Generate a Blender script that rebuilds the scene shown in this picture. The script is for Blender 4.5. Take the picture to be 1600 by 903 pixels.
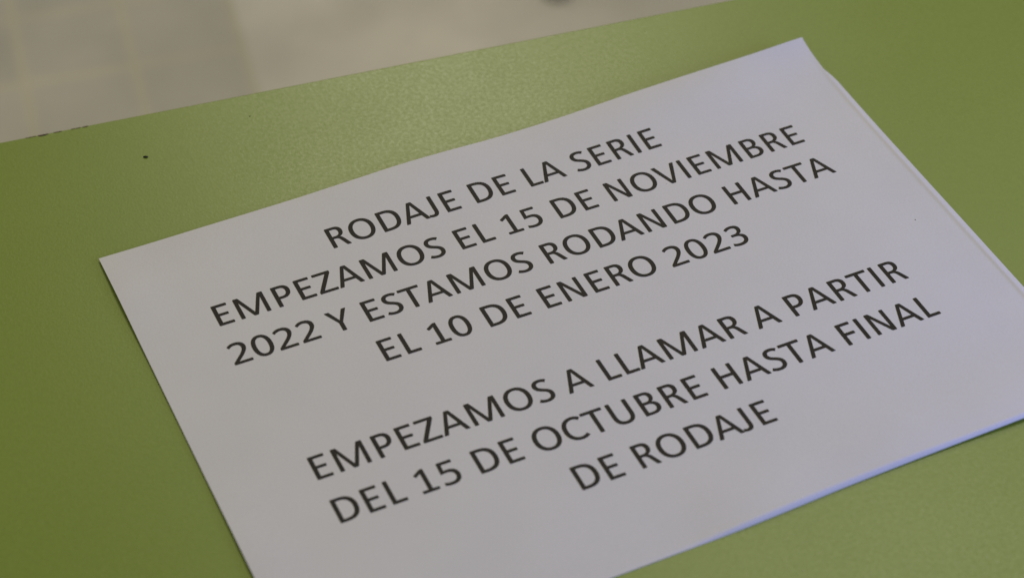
import bpy, bmesh, math, random
from mathutils import Vector, Matrix
from mathutils.geometry import tessellate_polygon

random.seed(7)
for o in list(bpy.data.objects):
    bpy.data.objects.remove(o)
S = bpy.context.scene
COL = S.collection

# ------------------------------------------------------------------ camera
S.render.resolution_x, S.render.resolution_y = 1024, 577
cd = bpy.data.cameras.new('camera')
cam = bpy.data.objects.new('camera', cd)
COL.objects.link(cam)
K = 1.0108                                    # puts the sheet at A4 size
right = Vector((0.9068902421728443, -0.4213586916021688, -0.0026347035607856284))
down = Vector((-0.293270747532744, -0.6266921556880289, -0.7219759072422837))
fwd = Vector((0.3025596755900072, 0.6555255868446642, -0.6919131793053053))
m = Matrix((right, -down, -fwd)).transposed().to_4x4()
m.translation = Vector((-0.26252434, -0.57796597, 0.56061429)) * K
cam.matrix_world = m
cd.sensor_width = 36.0
cd.lens = 3531.15 / 1600 * 36
cd.clip_start, cd.clip_end = 0.02, 60
cd.dof.use_dof = True
cd.dof.focus_distance = 0.835
cd.dof.aperture_fstop = 9.0
S.camera = cam

# ------------------------------------------------------------------ light
S.view_settings.view_transform = 'Standard'
S.view_settings.look = 'None'
S.view_settings.exposure = 0.0
S.view_settings.gamma = 1.0
W = bpy.data.worlds.new('World')
S.world = W
W.use_nodes = True
bg = W.node_tree.nodes['Background']
bg.inputs[0].default_value = (1.0, 0.915, 0.57, 1)
bg.inputs[1].default_value = 0.235


def area(name, loc, target, size, power, color, size_y=None):
    l = bpy.data.lights.new(name, 'AREA')
    l.energy, l.color, l.size = power, color, size
    if size_y:
        l.shape = 'RECTANGLE'
        l.size_y = size_y
    o = bpy.data.objects.new(name, l)
    COL.objects.link(o)
    o.location = loc
    o.rotation_euler = (Vector(target) - Vector(loc)).to_track_quat('-Z', 'Y').to_euler()
    return o


area('room_lamp', (0.66, 1.65, 1.37), (0.02, 0.05, 0), 0.5, 6.4, (1.0, 0.91, 0.74))
area('ceiling_lamp', (1.10, 0.92, 2.2), (0.1, -0.2, 0), 0.9, 10.8, (1.0, 0.91, 0.73))
area('window_light', (0.62, -0.62, 0.27), (0.16, -0.12, 0), 0.32, 4.7, (0.25, 0.33, 1.0))

# ------------------------------------------------------------------ materials


def mat(name, col, rough=0.5, spec=0.5):
    mt = bpy.data.materials.new(name)
    mt.use_nodes = True
    b = mt.node_tree.nodes['Principled BSDF']
    b.inputs['Base Color'].default_value = (*col, 1)
    b.inputs['Roughness'].default_value = rough
    b.inputs['Specular IOR Level'].default_value = spec
    return mt, mt.node_tree, b


def noise(nt, scale, detail=3, rough=0.5, vec=None):
    n = nt.nodes.new('ShaderNodeTexNoise')
    n.inputs['Scale'].default_value = scale
    n.inputs['Detail'].default_value = detail
    n.inputs['Roughness'].default_value = rough
    if vec is None:
        tc = nt.nodes.get('TC') or nt.nodes.new('ShaderNodeTexCoord')
        tc.name = 'TC'
        vec = tc.outputs['Object']
    nt.links.new(vec, n.inputs['Vector'])
    return n.outputs['Fac']


def ramp(nt, fac, stops):
    r = nt.nodes.new('ShaderNodeValToRGB')
    while len(r.color_ramp.elements) < len(stops):
        r.color_ramp.elements.new(0.5)
    for e, (p, c) in zip(r.color_ramp.elements, stops):
        e.position = p
        e.color = (*c, 1)
    nt.links.new(fac, r.inputs[0])
    return r.outputs[0]


def mix(nt, fac, a, b, mode='MIX'):
    n = nt.nodes.new('ShaderNodeMix')
    n.data_type = 'RGBA'
    n.blend_type = mode
    for v, sock in ((fac, n.inputs[0]), (a, n.inputs[6]), (b, n.inputs[7])):
        if isinstance(v, (int, float)):
            sock.default_value = v
        elif isinstance(v, tuple):
            sock.default_value = (*v, 1)
        else:
            nt.links.new(v, sock)
    return n.outputs[2]


def bump(nt, b, h, strength, dist):
    n = nt.nodes.new('ShaderNodeBump')
    n.inputs['Strength'].default_value = strength
    n.inputs['Distance'].default_value = dist
    nt.links.new(h, n.inputs['Height'])
    nt.links.new(n.outputs[0], b.inputs['Normal'])


# green laminate: orange-peel grain, slight mottling
M_green, nt, b = mat('green_laminate', (0.22, 0.29, 0.075), 0.44, 0.5)
mott = ramp(nt, noise(nt, 9, 4), [(0.3, (0.232, 0.328, 0.043)), (0.7, (0.252, 0.350, 0.052))])
fine = ramp(nt, noise(nt, 900, 2, 0.6), [(0.3, (0.95, 0.95, 0.94)), (0.7, (1.04, 1.04, 1.05))])
col = mix(nt, 1.0, mott, fine, 'MULTIPLY')
nt.links.new(col, b.inputs['Base Color'])
rr = ramp(nt, noise(nt, 700, 2), [(0.3, (0.31,) * 3), (0.7, (0.40,) * 3)])
wipe = ramp(nt, noise(nt, 14, 5, 0.65), [(0.35, (0.97,) * 3), (0.65, (1.04,) * 3)])
nt.links.new(mix(nt, 1.0, rr, wipe, 'MULTIPLY'), b.inputs['Roughness'])
bump(nt, b, noise(nt, 1050, 2, 0.6), 0.13, 0.0003)

M_band, nt, b = mat('green_edge_band', (0.25, 0.30, 0.09), 0.45)
nt.links.new(ramp(nt, noise(nt, 60, 3), [(0.35, (0.22, 0.27, 0.07)), (0.7, (0.27, 0.33, 0.09))]), b.inputs['Base Color'])
M_chip, nt, b = mat('bare_chipboard', (0.06, 0.04, 0.025), 0.8)
nt.links.new(ramp(nt, noise(nt, 900, 3), [(0.35, (0.06, 0.045, 0.025)), (0.7, (0.15, 0.11, 0.065))]), b.inputs['Base Color'])
M_chip2, nt, b = mat('worn_laminate_edge', (0.2, 0.17, 0.09), 0.7)
nt.links.new(ramp(nt, noise(nt, 700, 3), [(0.35, (0.10, 0.09, 0.045)), (0.7, (0.20, 0.19, 0.09))]), b.inputs['Base Color'])
M_metal, nt, b = mat('grey_painted_steel', (0.25, 0.25, 0.25), 0.4)
b.inputs['Metallic'].default_value = 0.6
nt.links.new(ramp(nt, noise(nt, 300, 2), [(0.3, (0.35,) * 3), (0.7, (0.45,) * 3)]), b.inputs['Roughness'])

# office paper
M_paper, nt, b = mat('white_office_paper', (0.80, 0.80, 0.80), 0.75, 0.25)
c1 = ramp(nt, noise(nt, 22, 5, 0.6), [(0.3, (0.785, 0.785, 0.79)), (0.7, (0.82, 0.82, 0.82))])
c2 = ramp(nt, noise(nt, 1500, 2), [(0.3, (0.975,) * 3), (0.7, (1.02,) * 3)])
nt.links.new(mix(nt, 1.0, c1, c2, 'MULTIPLY'), b.inputs['Base Color'])
bump(nt, b, noise(nt, 1100, 3, 0.6), 0.25, 0.0002)

# printer toner
M_ink, nt, b = mat('black_toner', (0.02, 0.018, 0.017), 0.6, 0.3)
nt.links.new(ramp(nt, noise(nt, 2500, 2), [(0.3, (0.010, 0.0085, 0.0075)), (0.7, (0.017, 0.0145, 0.013))]), b.inputs['Base Color'])

M_crumb, nt, b = mat('dark_crumb', (0.012, 0.01, 0.008), 0.8)
nt.links.new(ramp(nt, noise(nt, 3000, 2), [(0.3, (0.008,) * 3), (0.7, (0.02, 0.017, 0.012))]), b.inputs['Base Color'])

# floor tiles
M_floor, nt, b = mat('pale_floor_tile', (0.4, 0.38, 0.34), 0.4, 0.5)
tc = nt.nodes.new('ShaderNodeTexCoord')
tc.name = 'TC'
mp = nt.nodes.new('ShaderNodeMapping')
mp.inputs['Rotation'].default_value = (0, 0, math.radians(9.5))
mp.inputs['Location'].default_value = (-0.0394, 0.03, 0)
nt.links.new(tc.outputs['Object'], mp.inputs[0])
bk = nt.nodes.new('ShaderNodeTexBrick')
bk.inputs['Scale'].default_value = 1.0
bk.inputs['Brick Width'].default_value = 0.103
bk.inputs['Row Height'].default_value = 0.103
bk.inputs['Mortar Size'].default_value = 0.007
bk.inputs['Mortar Smooth'].default_value = 0.7
bk.offset = 0.0
bk.inputs['Color1'].default_value = (0.60, 0.595, 0.63, 1)
bk.inputs['Color2'].default_value = (0.65, 0.64, 0.67, 1)
bk.inputs['Mortar'].default_value = (0.68, 0.66, 0.62, 1)
nt.links.new(mp.outputs[0], bk.inputs['Vector'])
dirt = ramp(nt, noise(nt, 7, 4, 0.6), [(0.3, (0.88, 0.88, 0.88)), (0.7, (1.08, 1.07, 1.05))])
# the small tiles end at a seam; beyond it the floor is plain and paler
sep = nt.nodes.new('ShaderNodeSeparateXYZ')
nt.links.new(mp.outputs[0], sep.inputs[0])
zone = nt.nodes.new('ShaderNodeMath')
zone.operation = 'GREATER_THAN'
zone.inputs[1].default_value = 0.004
nt.links.new(sep.outputs[0], zone.inputs[0])
plain = ramp(nt, noise(nt, 4.5, 3, 0.5), [(0.35, (0.74, 0.73, 0.76)), (0.65, (0.88, 0.87, 0.91))])
fc = mix(nt, zone.outputs[0], bk.outputs[0], plain)
nt.links.new(mix(nt, 1.0, fc, dirt, 'MULTIPLY'), b.inputs['Base Color'])
M_dark, nt, b = mat('worn_stool_wood', (0.05, 0.042, 0.035), 0.5)
nt.links.new(ramp(nt, noise(nt, 40, 4), [(0.3, (0.50, 0.46, 0.40)), (0.7, (0.60, 0.55, 0.48))]), b.inputs['Base Color'])
M_rub, nt, b = mat('grey_rubber', (0.03, 0.03, 0.03), 0.7)
nt.links.new(ramp(nt, noise(nt, 300, 2), [(0.3, (0.50,) * 3), (0.7, (0.58,) * 3)]), b.inputs['Base Color'])

# ------------------------------------------------------------------ helpers


def link(name, bm, mt, parent=None, smooth=False):
    me = bpy.data.meshes.new(name)
    bm.normal_update()
    bm.to_mesh(me)
    bm.free()
    if smooth:
        for p in me.polygons:
            p.use_smooth = True
    me.materials.append(mt)
    o = bpy.data.objects.new(name, me)
    COL.objects.link(o)
    if parent:
        o.parent = parent
    return o


def empty(name, loc):
    o = bpy.data.objects.new(name, None)
    COL.objects.link(o)
    o.location = loc
    return o


def tag(o, label=None, cat=None, group=None, kind=None):
    for k, v in (('label', label), ('category', cat), ('group', group), ('kind', kind)):
        if v:
            o[k] = v


def tube(bm, a, b, r0, r1, n=20):
    a, b = Vector(a), Vector(b)
    d = (b - a).normalized()
    u = d.orthogonal().normalized()
    v = d.cross(u)
    rings = []
    for p, r in ((a, r0), (b, r1)):
        rings.append([bm.verts.new(p + (u * math.cos(2 * math.pi * i / n) + v * math.sin(2 * math.pi * i / n)) * r) for i in range(n)])
    for i in range(n):
        j = (i + 1) % n
        bm.faces.new((rings[0][i], rings[0][j], rings[1][j], rings[1][i]))
    bm.faces.new(rings[0][::-1])
    bm.faces.new(rings[1])
    bmesh.ops.recalc_face_normals(bm, faces=bm.faces)


# ------------------------------------------------------------------ floor
ZT = -0.0007                                   # table top height; the print lies on z = 0
ZF = -0.758
bm = bmesh.new()
bmesh.ops.create_grid(bm, x_segments=8, y_segments=8, size=6)
fl = link('floor', bm, M_floor)
fl.location = (0, 0, ZF)
tag(fl, kind='structure')

# ------------------------------------------------------------------ table
# rear edge runs through two points measured in the photograph
A = Vector((-0.1620, 0.11255)) * 1.0
B = Vector((0.1370, 0.0733))
ex = (B - A).normalized()
ey = Vector((-ex.y, ex.x))                     # towards the back
E0 = A


def tpt(s, d, z):                              # s along the rear edge, d towards the viewer
    p = E0 + ex * s - ey * d
    return Vector((p.x, p.y, z))


table = empty('table', tpt(0.25, 0.35, ZF))
tag(table, 'green laminate table top with a worn chipped rear edge, under the printed notice', 'table')
Mi = Matrix.Translation(-table.location)
S0, S1, D1, TH = -0.55, 0.85, 0.72, 0.024


def slab(bm, s0, s1, d0, d1, z0, z1, bev=0.0, seg=3):
    pts = [tpt(s0, d0, z0), tpt(s1, d0, z0), tpt(s1, d1, z0), tpt(s0, d1, z0)]
    v0 = [bm.verts.new(p) for p in pts]
    v1 = [bm.verts.new((p.x, p.y, z1)) for p in pts]
    bm.faces.new(v0)
    bm.faces.new(v1[::-1])
    for i in range(4):
        j = (i + 1) % 4
        bm.faces.new((v0[i], v1[i], v1[j], v0[j]))
    bmesh.ops.recalc_face_normals(bm, faces=bm.faces)
    if bev:
        bmesh.ops.bevel(bm, geom=list(bm.edges), offset=bev, segments=seg, affect='EDGES', profile=0.5)


bm = bmesh.new()
slab(bm, S0, S1, 0, D1, ZT - TH, ZT, 0.0008)
bm.transform(Mi)
top = link('table_top', bm, M_green, table)

# chips in the laminate along the rear edge: small ragged flakes of bare board


def flake(s0, s1, w, seed, mt):
    rnd = random.Random(seed)
    bm = bmesh.new()
    n = max(6, int((s1 - s0) / 0.0007))
    rows = []
    for i in range(n + 1):
        s = s0 + (s1 - s0) * i / n
        e = math.sin(math.pi * i / n) ** 0.5
        ww = max(0.00012, w * e * (0.55 + 0.6 * rnd.random()))
        rows.append([bm.verts.new(tpt(s, d, z)) for d, z in (
            (-0.00006, ZT - 0.0013 * (0.5 + 0.5 * e)), (-0.00006, ZT - 0.0006), (0.0002, ZT - 0.0001), (0.0008, ZT + 0.00006),
            (0.0008 + ww, ZT + 0.00005))])
    for a, c in zip(rows, rows[1:]):
        for k in range(4):
            bm.faces.new((a[k], c[k], c[k + 1], a[k + 1]))
    bm.transform(Mi)
    link('edge_chip', bm, mt, table)


def s_at(px):                                  # photograph column -> distance along the edge
    return 0.0 + (px / 1134.0) * ((B - A).length) * (1 + 0.06 * (1 - px / 1134.0) * 0)


EDGE = {0: 0.0}
for k, (x0, x1, w, mt) in enumerate([(51, 66, 0.0008, M_chip), (74, 86, 0.0002, M_chip2), (100, 114, 0.0002, M_chip2),
                                     (117, 125, 0.0004, M_chip), (33, 48, 0.0002, M_chip2)]):
    s0 = s_at(x0)
    s1 = s_at(x1)
    flake(s0, s1, w, k, mt)

for s, d in ((S0 + 0.06, 0.06), (S1 - 0.06, 0.06), (S0 + 0.06, D1 - 0.06), (S1 - 0.06, D1 - 0.06)):
    bm = bmesh.new()
    tube(bm, tpt(s, d, ZF + 0.0), tpt(s, d, ZT - TH + 0.0005), 0.02, 0.02)
    bm.transform(Mi)
    link('leg', bm, M_metal, table)

# ------------------------------------------------------------------ sheets


def sstep(t):
    t = min(1.0, max(0.0, t))
    return t * t * (3 - 2 * t)


def interp(x, tab):
    if x <= tab[0][0]:
        return tab[0][1]
    for i in range(len(tab) - 1):
        (x0, y0), (x1, y1) = tab[i], tab[i + 1]
        if x <= x1:                            # Catmull-Rom through the table
            ym = tab[i - 1][1] if i else y0
            yn = tab[i + 2][1] if i + 2 < len(tab) else y1
            t = (x - x0) / (x1 - x0)
            return 0.5 * (2 * y0 + (y1 - ym) * t + (2 * ym - 5 * y0 + 4 * y1 - yn) * t * t + (3 * y0 - ym - 3 * y1 + yn) * t ** 3)
    return tab[-1][1]


TOPZ = [(-148.5, 0.0), (-112, 0.45), (-71, 0.85), (-45, 1.6), (-28, 2.05), (-10, 1.75), (8, 1.05), (25, 1.0), (46, 1.65), (69, 2.9), (92, 3.75), (126, 4.6), (149, 5.5)]
# front edge of the notice, turned down towards the viewer: height of the crest, and where the edge ends up (mm)
CRESTZ = [(-148.5, 0.0), (-60, -0.25), (-33, -0.3), (-15, -0.1), (4, 0.85), (23, 1.25), (41, 1.2), (65, 1.5), (89, 1.5), (113, 2.0), (149, 2.2)]
EDGEY = [(-148.5, -181.3), (-60, -181.3), (-15, -181.3), (4, -181.2), (23, -180.6), (41, -179.9), (65, -179.5), (89, -179.4), (113, -179.5), (149, -179.3)]
EDGEZ = [(-148.5, -0.1), (-60, -0.35), (-15, -0.38), (4, -0.38), (23, -0.35), (41, -0.3), (65, -0.12), (89, 0.25), (113, 0.8), (149, 1.1)]


def lift(x, y):
    """height of the lower face of the notice, in mm, over its flat middle; x, y in mm"""
    d = 31.4 - y
    g = math.exp(-(d / 26.0) ** 2)
    c = math.exp(-d / 15.0)
    k = sstep((x - 90) / 55)
    z = interp(x, TOPZ) * (g * (1 - k) + c * k)
    z += interp(x, CRESTZ) * math.exp(-(max(0.0, y + 178.0) / 26.0) ** 2)
    rr_ = 148.7 - x
    z += (0.25 * math.exp(-(rr_ / 9.0) ** 2) + 0.3 * math.exp(-(rr_ / 1.1) ** 2)) * (1 - math.exp(-(d / 20.0) ** 2))
    l = x + 148.5
    z += 0.75 * math.exp(-(l / 14) ** 2) * (math.exp(-((y - 8) / 22) ** 2) + 0.8 * math.exp(-((y + 125) / 32) ** 2))
    z += 0.12 * math.sin(x / 31.0 + 0.8) * math.sin(y / 37.0 + 1.0)
    return z


def h_top(x, y):
    return lift(x, y)


def h_low(x, y):
    """second sheet, lying just under the notice"""
    d = 31.4 - y
    z = lift(min(x, 140.0), max(min(y, 31.4), -178.0)) - 0.22
    z *= 1 - 0.75 * math.exp(-(d / 34.0) ** 2) * sstep((x - 40) / 80)
    if x > 147.0:
        z -= 0.06 * (x - 147.0)
    return max(z, ZT * 1000 + 0.18)


def corner_cut(y):
    """worn, rounded far corner of the second sheet"""
    return -3.4 * sstep((y - 5.0) / 24.0)


def front(x, t, fn, dy, dz):
    """rounded fold at the front edge, t from 0 (flat part) to 1 (free edge)"""
    ye, ze = interp(x, EDGEY) + dy, interp(x, EDGEZ) + dz
    k = sstep((x + 40) / 45)
    ya = -174.0
    yc = ye + 0.35 + 1.2 * (1 - k)
    yb = yc + 1.6
    za, zb = fn(x, ya), fn(x, yb)
    if t < 0.4:
        u = t / 0.4
        y = ya + (yb - ya) * u
        return y, fn(x, y)
    u = (t - 0.4) / 0.6
    zc = zb + (zb - fn(x, yb + 0.5)) * 2 * 1.2 + 0.25 * k
    return ((1 - u) ** 2 * yb + 2 * u * (1 - u) * yc + u * u * ye,
            (1 - u) ** 2 * zb + 2 * u * (1 - u) * zc + u * u * max(ze, ZT * 1000 + 0.15))


def sheet(name, x0, x1, y1, fn, thick, parent=None, cut=None, dy=0.0, dz=0.0):
    nx = 150
    xs = [x0 + (x1 - x0) * i / nx for i in range(nx + 1)]
    for k in (0.25, 0.5, 0.75, 1.0, 1.25, 1.5, 1.75, 2.2, 2.6, 3.0, 3.5, 4.0, 5.0):
        xs.append(x1 - k)
    xs = sorted(set(xs))
    nx = len(xs) - 1
    ys = [('f', t) for t in (1.0, 0.95, 0.9, 0.85, 0.8, 0.75, 0.7, 0.65, 0.6, 0.55, 0.5, 0.45, 0.4, 0.2)]
    n = 104
    ys += [('y', -174.0 + (y1 + 174.0) * i / n) for i in range(n + 1)]
    bm = bmesh.new()

    def grid(low):
        rows = []
        for kind, y in ys:
            c = cut(y) if cut and kind == 'y' else 0.0
            row = []
            for x in xs:
                X = x + c * max(0.0, (x - 60) / (x1 - 60))
                Y, Z = (y, fn(X, y)) if kind == 'y' else front(X, y, fn, dy, dz)
                row.append(bm.verts.new((X / 1000, Y / 1000, (Z - low) / 1000)))
            rows.append(row)
        return rows
    t, u = grid(0), grid(thick)
    ny = len(ys) - 1
    for j in range(ny):
        for i in range(nx):
            bm.faces.new((t[j][i], t[j][i + 1], t[j + 1][i + 1], t[j + 1][i]))
            bm.faces.new((u[j][i], u[j + 1][i], u[j + 1][i + 1], u[j][i + 1]))
    for i in range(nx):
        bm.faces.new((t[0][i], u[0][i], u[0][i + 1], t[0][i + 1]))
        bm.faces.new((t[ny][i], t[ny][i + 1], u[ny][i + 1], u[ny][i]))
    for j in range(ny):
        bm.faces.new((t[j][0], t[j + 1][0], u[j + 1][0], u[j][0]))
        bm.faces.new((t[j][nx], u[j][nx], u[j + 1][nx], t[j + 1][nx]))
    o = link(name, bm, M_paper, parent, True)
    me = o.data
    me.set_sharp_from_angle(angle=math.radians(50))
    return o


notice = empty('printed_notice', (0, 0, 0))
tag(notice, 'white printed notice with seven lines of black Spanish capitals, uppermost sheet, its far corner lifted', 'paper notice')
sheet('paper_sheet', -148.5, 148.8, 31.4, h_top, 0.1, notice)
under = sheet('paper_sheet', -146.2, 151.1, 29.6, h_low, 0.1, None, corner_cut, -0.12, -0.16)
tag(under, 'blank white sheet under the printed notice, only its right and front margins showing', 'paper sheet')

# ------------------------------------------------------------------ lettering (humanist sans capitals, 2048 units per em)
ADV = dict(A=1185, B=1114, C=1092, D=1260, E=1000, F=941, H=1276, I=516, J=653, L=861, M=1751, N=1322, O=1356, P=1058,
           R=1112, S=941, T=998, U=1314, V=1162, Y=998, Z=959)
ADV[' '] = 463
for q in '0123456789':
    ADV[q] = 1038
LINES = ["RODAJE DE LA SERIE", "EMPEZAMOS EL 15 DE NOVIEMBRE", "2022 Y ESTAMOS RODANDO HASTA", "EL 10 DE ENERO 2023", "",
         "EMPEZAMOS A LLAMAR A PARTIR", "DEL 15 DE OCTUBRE HASTA FINAL", "DE RODAJE"]


def bez(p0, p1, p2, p3, n=10):
    out = []
    for i in range(1, n + 1):
        t = i / n
        s = 1 - t
        out.append(tuple(s ** 3 * a + 3 * s * s * t * b_ + 3 * s * t * t * c + t ** 3 * d for a, b_, c, d in zip(p0, p1, p2, p3)))
    return out


def path(items, r=34):
    """corner points are (x, y); curves are (c1, c2, end). Convex corners are rounded as in the typeface."""
    pts, corner = [], []
    for it in items:
        if isinstance(it[0], tuple):
            seg = bez(pts[-1], *it)
            pts += seg
            corner += [False] * len(seg)
        else:
            pts.append(it)
            corner.append(True)
    if math.dist(pts[0], pts[-1]) < 1:
        pts.pop()
        corner.pop()
    ar = sum(pts[i - 1][0] * pts[i][1] - pts[i][0] * pts[i - 1][1] for i in range(len(pts)))
    sg = 1 if ar > 0 else -1
    n = len(pts)
    out = []
    for i in range(n):
        p, a, c = Vector(pts[i]), Vector(pts[i - 1]), Vector(pts[(i + 1) % n])
        d0, d1 = (a - p), (c - p)
        cr = -(d0.x * d1.y - d0.y * d1.x) * sg
        l0, l1 = d0.length, d1.length
        cosang = d0.normalized().dot(d1.normalized())
        if cr > 0 and cosang > -0.85 and min(l0, l1) > 20:
            q = min(r, 0.42 * l0, 0.42 * l1)
            s0, s1 = p + d0.normalized() * q, p + d1.normalized() * q
            for k in range(5):
                t = k / 4
                out.append(tuple((1 - t) ** 2 * s0 + 2 * t * (1 - t) * p + t * t * s1))
        else:
            out.append(tuple(p))
    return out


def stroke(start, curves):
    c = [start]
    for k in curves:
        c += bez(c[-1], *k, n=14)
    L, Rr = [], []
    for i in range(len(c)):
        a, b_ = Vector(c[max(0, i - 1)]), Vector(c[min(len(c) - 1, i + 1)])
        d = (b_ - a).normalized()
        w = (142 + 40 * abs(d.y) ** 1.5) / 2
        nn = Vector((-d.y, d.x)) * w
        L.append(tuple(Vector(c[i]) + nn))
        Rr.append(tuple(Vector(c[i]) - nn))
    return path(L + Rr[::-1], 40)


def oval(x0, x1, y0, y1, e=2.2, n=56):
    cx, cy, a, b_ = (x0 + x1) / 2, (y0 + y1) / 2, (x1 - x0) / 2, (y1 - y0) / 2
    o = []
    for i in range(n):
        t = 2 * math.pi * i / n
        c, s = math.cos(t), math.sin(t)
        o.append((cx + a * math.copysign(abs(c) ** (2 / e), c), cy + b_ * math.copysign(abs(s) ** (2 / e), s)))
    return o


G = {
    'I': [path([(171, 0), (171, 1294), (345, 1294), (345, 0)])],
    'L': [path([(201, 0), (201, 1294), (375, 1294), (375, 148), (836, 148), (836, 0)])],
    'E': [path([(201, 0), (201, 1294), (878, 1294), (878, 1150), (375, 1150), (375, 734), (806, 734), (806, 593), (375, 593), (375, 144), (886, 144), (886, 0)])],
    'F': [path([(201, 0), (201, 1294), (858, 1294), (858, 1148), (375, 1148), (375, 710), (826, 710), (826, 563), (375, 563), (375, 0)])],
    'H': [path([(201, 0), (201, 1294), (375, 1294), (375, 748), (901, 748), (901, 1294), (1075, 1294), (1075, 0), (901, 0), (901, 596), (375, 596), (375, 0)])],
    'T': [path([(18, 1148), (18, 1294), (980, 1294), (980, 1148), (586, 1148), (586, 0), (412, 0), (412, 1148)])],
    'A': [path([(17, 0), (488, 1294), (692, 1294), (1168, 0), (984, 0), (864, 330), (308, 330), (194, 0)]),
          path([(355, 470), (818, 470), (588, 1125)], 0)],
    'V': [path([(8, 1294), (195, 1294), (587, 175), (977, 1294), (1154, 1294), (682, 0), (482, 0)])],
    'Y': [path([(8, 1294), (205, 1294), (500, 652), (803, 1294), (990, 1294), (586, 510), (586, 0), (412, 0), (412, 510)])],
    'Z': [path([(75, 1150), (75, 1294), (885, 1294), (885, 1170), (278, 144), (905, 144), (905, 0), (58, 0), (58, 120), (664, 1150)])],
    'N': [path([(201, 0), (201, 1294), (400, 1294), (953, 262), (953, 1294), (1121, 1294), (1121, 0), (912, 0), (369, 1020), (369, 0)])],
    'M': [path([(201, 0), (201, 1294), (425, 1294), (876, 200), (1330, 1294), (1550, 1294), (1550, 0), (1378, 0), (1378, 1010), (968, 0), (786, 0), (372, 1010), (372, 0)])],
    'O': [oval(95, 1261, -20, 1314), oval(281, 1075, 124, 1170)],
    '0': [oval(70, 968, -20, 1296, 2.25), oval(250, 788, 122, 1154, 2.3)],
    'U': [path([(187, 1294), (361, 1294), (361, 500), ((361, 250), (470, 128), (660, 128)), ((845, 128), (953, 250), (953, 500)), (953, 1294), (1127, 1294), (1127, 490),
                ((1127, 150), (940, -20), (650, -20)), ((360, -20), (187, 150), (187, 490))])],
    'J': [path([(302, 1294), (476, 1294), (476, 330), ((476, 90), (370, -20), (180, -20)), ((110, -20), (40, -5), (-10, 20)), (0, 160), ((50, 135), (100, 122), (160, 122)),
                ((250, 122), (302, 180), (302, 340))])],
    'D': [path([(201, 0), (201, 1294), (540, 1294), ((960, 1294), (1165, 1070), (1165, 665)), ((1165, 230), (950, 0), (520, 0))]),
          path([(375, 144), (375, 1150), (540, 1150), ((830, 1150), (980, 980), (980, 660)), ((980, 320), (830, 144), (520, 144))], 0)],
    'P': [path([(201, 0), (201, 1294), (560, 1294), ((830, 1294), (969, 1150), (969, 915)), ((969, 640), (790, 480), (530, 480)), (375, 480), (375, 0)]),
          path([(375, 622), (375, 1152), (545, 1152), ((710, 1152), (785, 1060), (785, 905)), ((785, 730), (690, 622), (530, 622))], 0)],
    'R': [path([(201, 0), (201, 1294), (570, 1294), ((820, 1294), (940, 1160), (940, 955)), ((940, 780), (850, 670), (700, 625)), ((775, 585), (825, 510), (865, 415)), (1045, 0), (858, 0), (695, 390),
                ((640, 525), (590, 560), (480, 560)), (375, 560), (375, 0)]),
          path([(375, 698), (375, 1154), (560, 1154), ((695, 1154), (758, 1065), (758, 935)), ((758, 790), (670, 698), (520, 698))], 0)],
    'B': [path([(201, 0), (201, 1294), (555, 1294), ((800, 1294), (930, 1175), (930, 985)), ((930, 840), (860, 735), (745, 690)), ((900, 660), (1018, 545), (1018, 370)), ((1018, 140), (830, 0), (555, 0))]),
          path([(375, 738), (375, 1158), (545, 1158), ((690, 1158), (750, 1080), (750, 955)), ((750, 820), (680, 738), (540, 738))], 0),
          path([(375, 136), (375, 602), (555, 602), ((740, 602), (832, 510), (832, 365)), ((832, 220), (730, 136), (570, 136))], 0)],
    'S': [stroke((792, 1150), [((715, 1205), (620, 1228), (525, 1228)), ((335, 1228), (232, 1125), (232, 985)), ((232, 800), (390, 730), (510, 672)), ((650, 602), (772, 530), (772, 345)),
                               ((772, 165), (625, 52), (435, 52)), ((320, 52), (210, 85), (120, 140))])],
    'C': [stroke((985, 1105), [((900, 1195), (800, 1232), (690, 1232)), ((365, 1232), (188, 985), (188, 640)), ((188, 290), (365, 60), (680, 60)), ((800, 60), (910, 105), (1000, 175))])],
    '1': [path([(185, 0), (185, 138), (458, 138), (458, 1080), (235, 935), (160, 1055), (508, 1282), (632, 1282), (632, 138), (905, 138), (905, 0)])],
    '2': [path([(112, 1130), ((200, 1245), (330, 1296), (480, 1296)), ((740, 1296), (882, 1150), (882, 950)), ((882, 790), (800, 640), (600, 420)), (330, 143), (925, 143), (925, 0), (105, 0), (105, 120),
                (455, 485), ((640, 680), (700, 800), (700, 930)), ((700, 1070), (610, 1150), (460, 1150)), ((350, 1150), (255, 1100), (180, 1030))])],
    '3': [path([(140, 1165), ((230, 1245), (350, 1296), (500, 1296)), ((730, 1296), (858, 1185), (858, 1000)), ((858, 840), (770, 730), (630, 688)), ((800, 660), (907, 545), (907, 375)),
                ((907, 130), (720, -20), (420, -20)), ((290, -20), (180, 10), (105, 55)), (125, 198), ((205, 150), (310, 122), (420, 122)), ((620, 122), (727, 220), (727, 370)), ((727, 530), (600, 606), (420, 606)),
                (275, 606), (275, 742), (410, 742), ((580, 742), (680, 830), (680, 975)), ((680, 1090), (610, 1155), (480, 1155)), ((370, 1155), (275, 1105), (200, 1048))])],
    '5': [path([(198, 1276), (828, 1276), (828, 1134), (345, 1134), (328, 796), ((380, 804), (430, 808), (490, 808)), ((770, 808), (913, 650), (913, 415)), ((913, 150), (730, -20), (430, -20)),
                ((300, -20), (190, 5), (120, 45)), (135, 185), ((210, 145), (310, 123), (430, 123)), ((630, 123), (735, 240), (735, 405)), ((735, 570), (630, 672), (450, 672)), ((350, 672), (260, 662), (168, 648))])],
}
EM = 16.93
TESS = {}
SPREAD = 12.0
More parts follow.
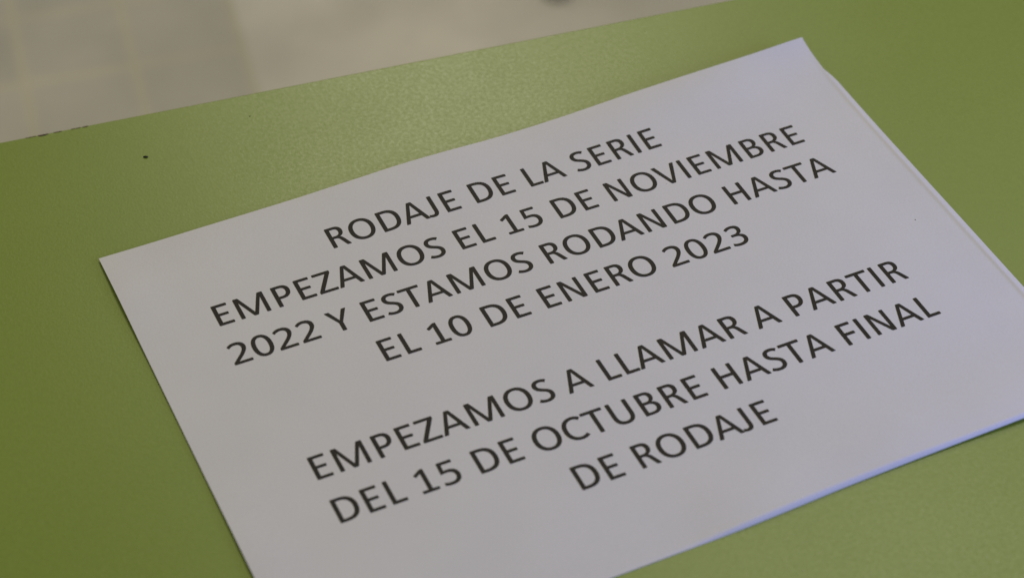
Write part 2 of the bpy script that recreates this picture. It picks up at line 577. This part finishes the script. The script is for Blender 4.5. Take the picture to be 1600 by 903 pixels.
for ch, cont in G.items():
    polys = []
    for ci, c in enumerate(cont):
        c = [q for k, q in enumerate(c) if math.dist(q, c[k - 1]) > 0.5]
        # toner spread: outlines grow a little
        ar = sum(c[i - 1][0] * c[i][1] - c[i][0] * c[i - 1][1] for i in range(len(c)))
        sg = (1 if ar > 0 else -1) * (1 if ci == 0 else -1)
        out = []
        for i in range(len(c)):
            a, p, q = Vector(c[i - 1]), Vector(c[i]), Vector(c[(i + 1) % len(c)])
            t0, t1 = (p - a).normalized(), (q - p).normalized()
            n0, n1 = Vector((t0.y, -t0.x)), Vector((t1.y, -t1.x))
            nn = n0 + n1
            nn = nn / max(0.6, nn.length_squared / 2) if nn.length > 1e-6 else n0
            out.append(Vector((p.x + nn.x * SPREAD * sg, p.y + nn.y * SPREAD * sg, 0)))
        polys.append(out)
    flat = [p for c in polys for p in c]
    TESS[ch] = (flat, tessellate_polygon(polys))

for li, text in enumerate(LINES):
    if not text:
        continue
    x = -sum(ADV[c] for c in text) / 2
    bm = bmesh.new()
    for ch in text:
        if ch != ' ':
            flat, tri = TESS[ch]
            vs = []
            for p in flat:
                X = (x + p.x) / 2048 * EM
                Y = (-2500 * li + p.y) / 2048 * EM
                vs.append(bm.verts.new((X / 1000, Y / 1000, (h_top(X, Y) + 0.035) / 1000)))
            for t in tri:
                f = bm.faces.new([vs[i] for i in t])
                f.normal_update()
                if f.normal.z < 0:
                    f.normal_flip()
        x += ADV[ch]
    o = link('text_line', bm, M_ink, notice)
    o['label'] = 'printed line reading ' + text

for sx, sy, sr in ((134.7, -77.5, 0.26), (-20.0, -60.5, 0.16), (60.0, -20.0, 0.14)):
    bm = bmesh.new()
    vs = [bm.verts.new(((sx + sr * math.cos(k)) / 1000, (sy + sr * 0.8 * math.sin(k)) / 1000, (h_top(sx, sy) + 0.03) / 1000)) for k in [math.pi * q / 5 for q in range(10)]]
    bm.faces.new(vs)
    link('toner_speck', bm, M_ink, notice)

# ------------------------------------------------------------------ crumbs and specks


def crumb(name, x, y, z, lx, ly, lz, rz, label, mt):
    bm = bmesh.new()
    bmesh.ops.create_icosphere(bm, subdivisions=2, radius=1)
    rnd = random.Random(int(x * 1e5))
    for v in bm.verts:
        v.co *= 0.85 + 0.3 * rnd.random()
        v.co = Vector((v.co.x * lx, v.co.y * ly, max(v.co.z, -0.6) * lz))
    o = link(name, bm, mt, None, True)
    o.location = (x, y, z + 0.58 * lz)
    o.rotation_euler = (0, 0, rz)
    tag(o, label, 'crumb')


crumb('crumb', -0.1146, 0.0800, ZT, 0.00095, 0.0005, 0.0004, -0.42, 'tiny black crumb lying on the green table left of the notice, near the rear edge', M_crumb)
crumb('crumb', -0.0695, 0.0863, ZT, 0.0003, 0.00026, 0.00016, 0.3, 'smaller faint brown speck on the green table, right of the black crumb', M_chip2)

# ------------------------------------------------------------------ stool on the floor behind
stool = empty('stool', (0.72, 1.30, ZF))
tag(stool, 'grey brown stool on the pale floor beyond the table, only one foot in view', 'stool')
T0 = -Vector((0.72, 1.30, ZF))
foot = Vector((0.530, 1.030, ZF))
c0 = Vector((0.72, 1.30, ZF))
d = foot - c0
for k in range(4):
    q = Matrix.Rotation(math.pi / 2 * k, 3, 'Z') @ d
    bm = bmesh.new()
    tube(bm, c0 + q + Vector((0, 0, 0.022)), c0 + q * 0.62 + Vector((0, 0, 0.43)), 0.011, 0.015)
    bm.transform(Matrix.Translation(T0))
    lg = link('leg', bm, M_dark, stool, False)
    bm = bmesh.new()
    tube(bm, c0 + q + Vector((0, 0, 0.0)), c0 + q * 0.98 + Vector((0, 0, 0.024)), 0.015, 0.0135)
    bm.transform(Matrix.Translation(T0))
    link('rubber_foot', bm, M_rub, lg)
bm = bmesh.new()
tube(bm, (0, 0, 0.428), (0, 0, 0.458), 0.235, 0.235, 48)
bmesh.ops.bevel(bm, geom=[e for e in bm.edges if abs(e.verts[0].co.z - e.verts[1].co.z) < 1e-5], offset=0.008, segments=3, affect='EDGES')
link('seat', bm, M_dark, stool)
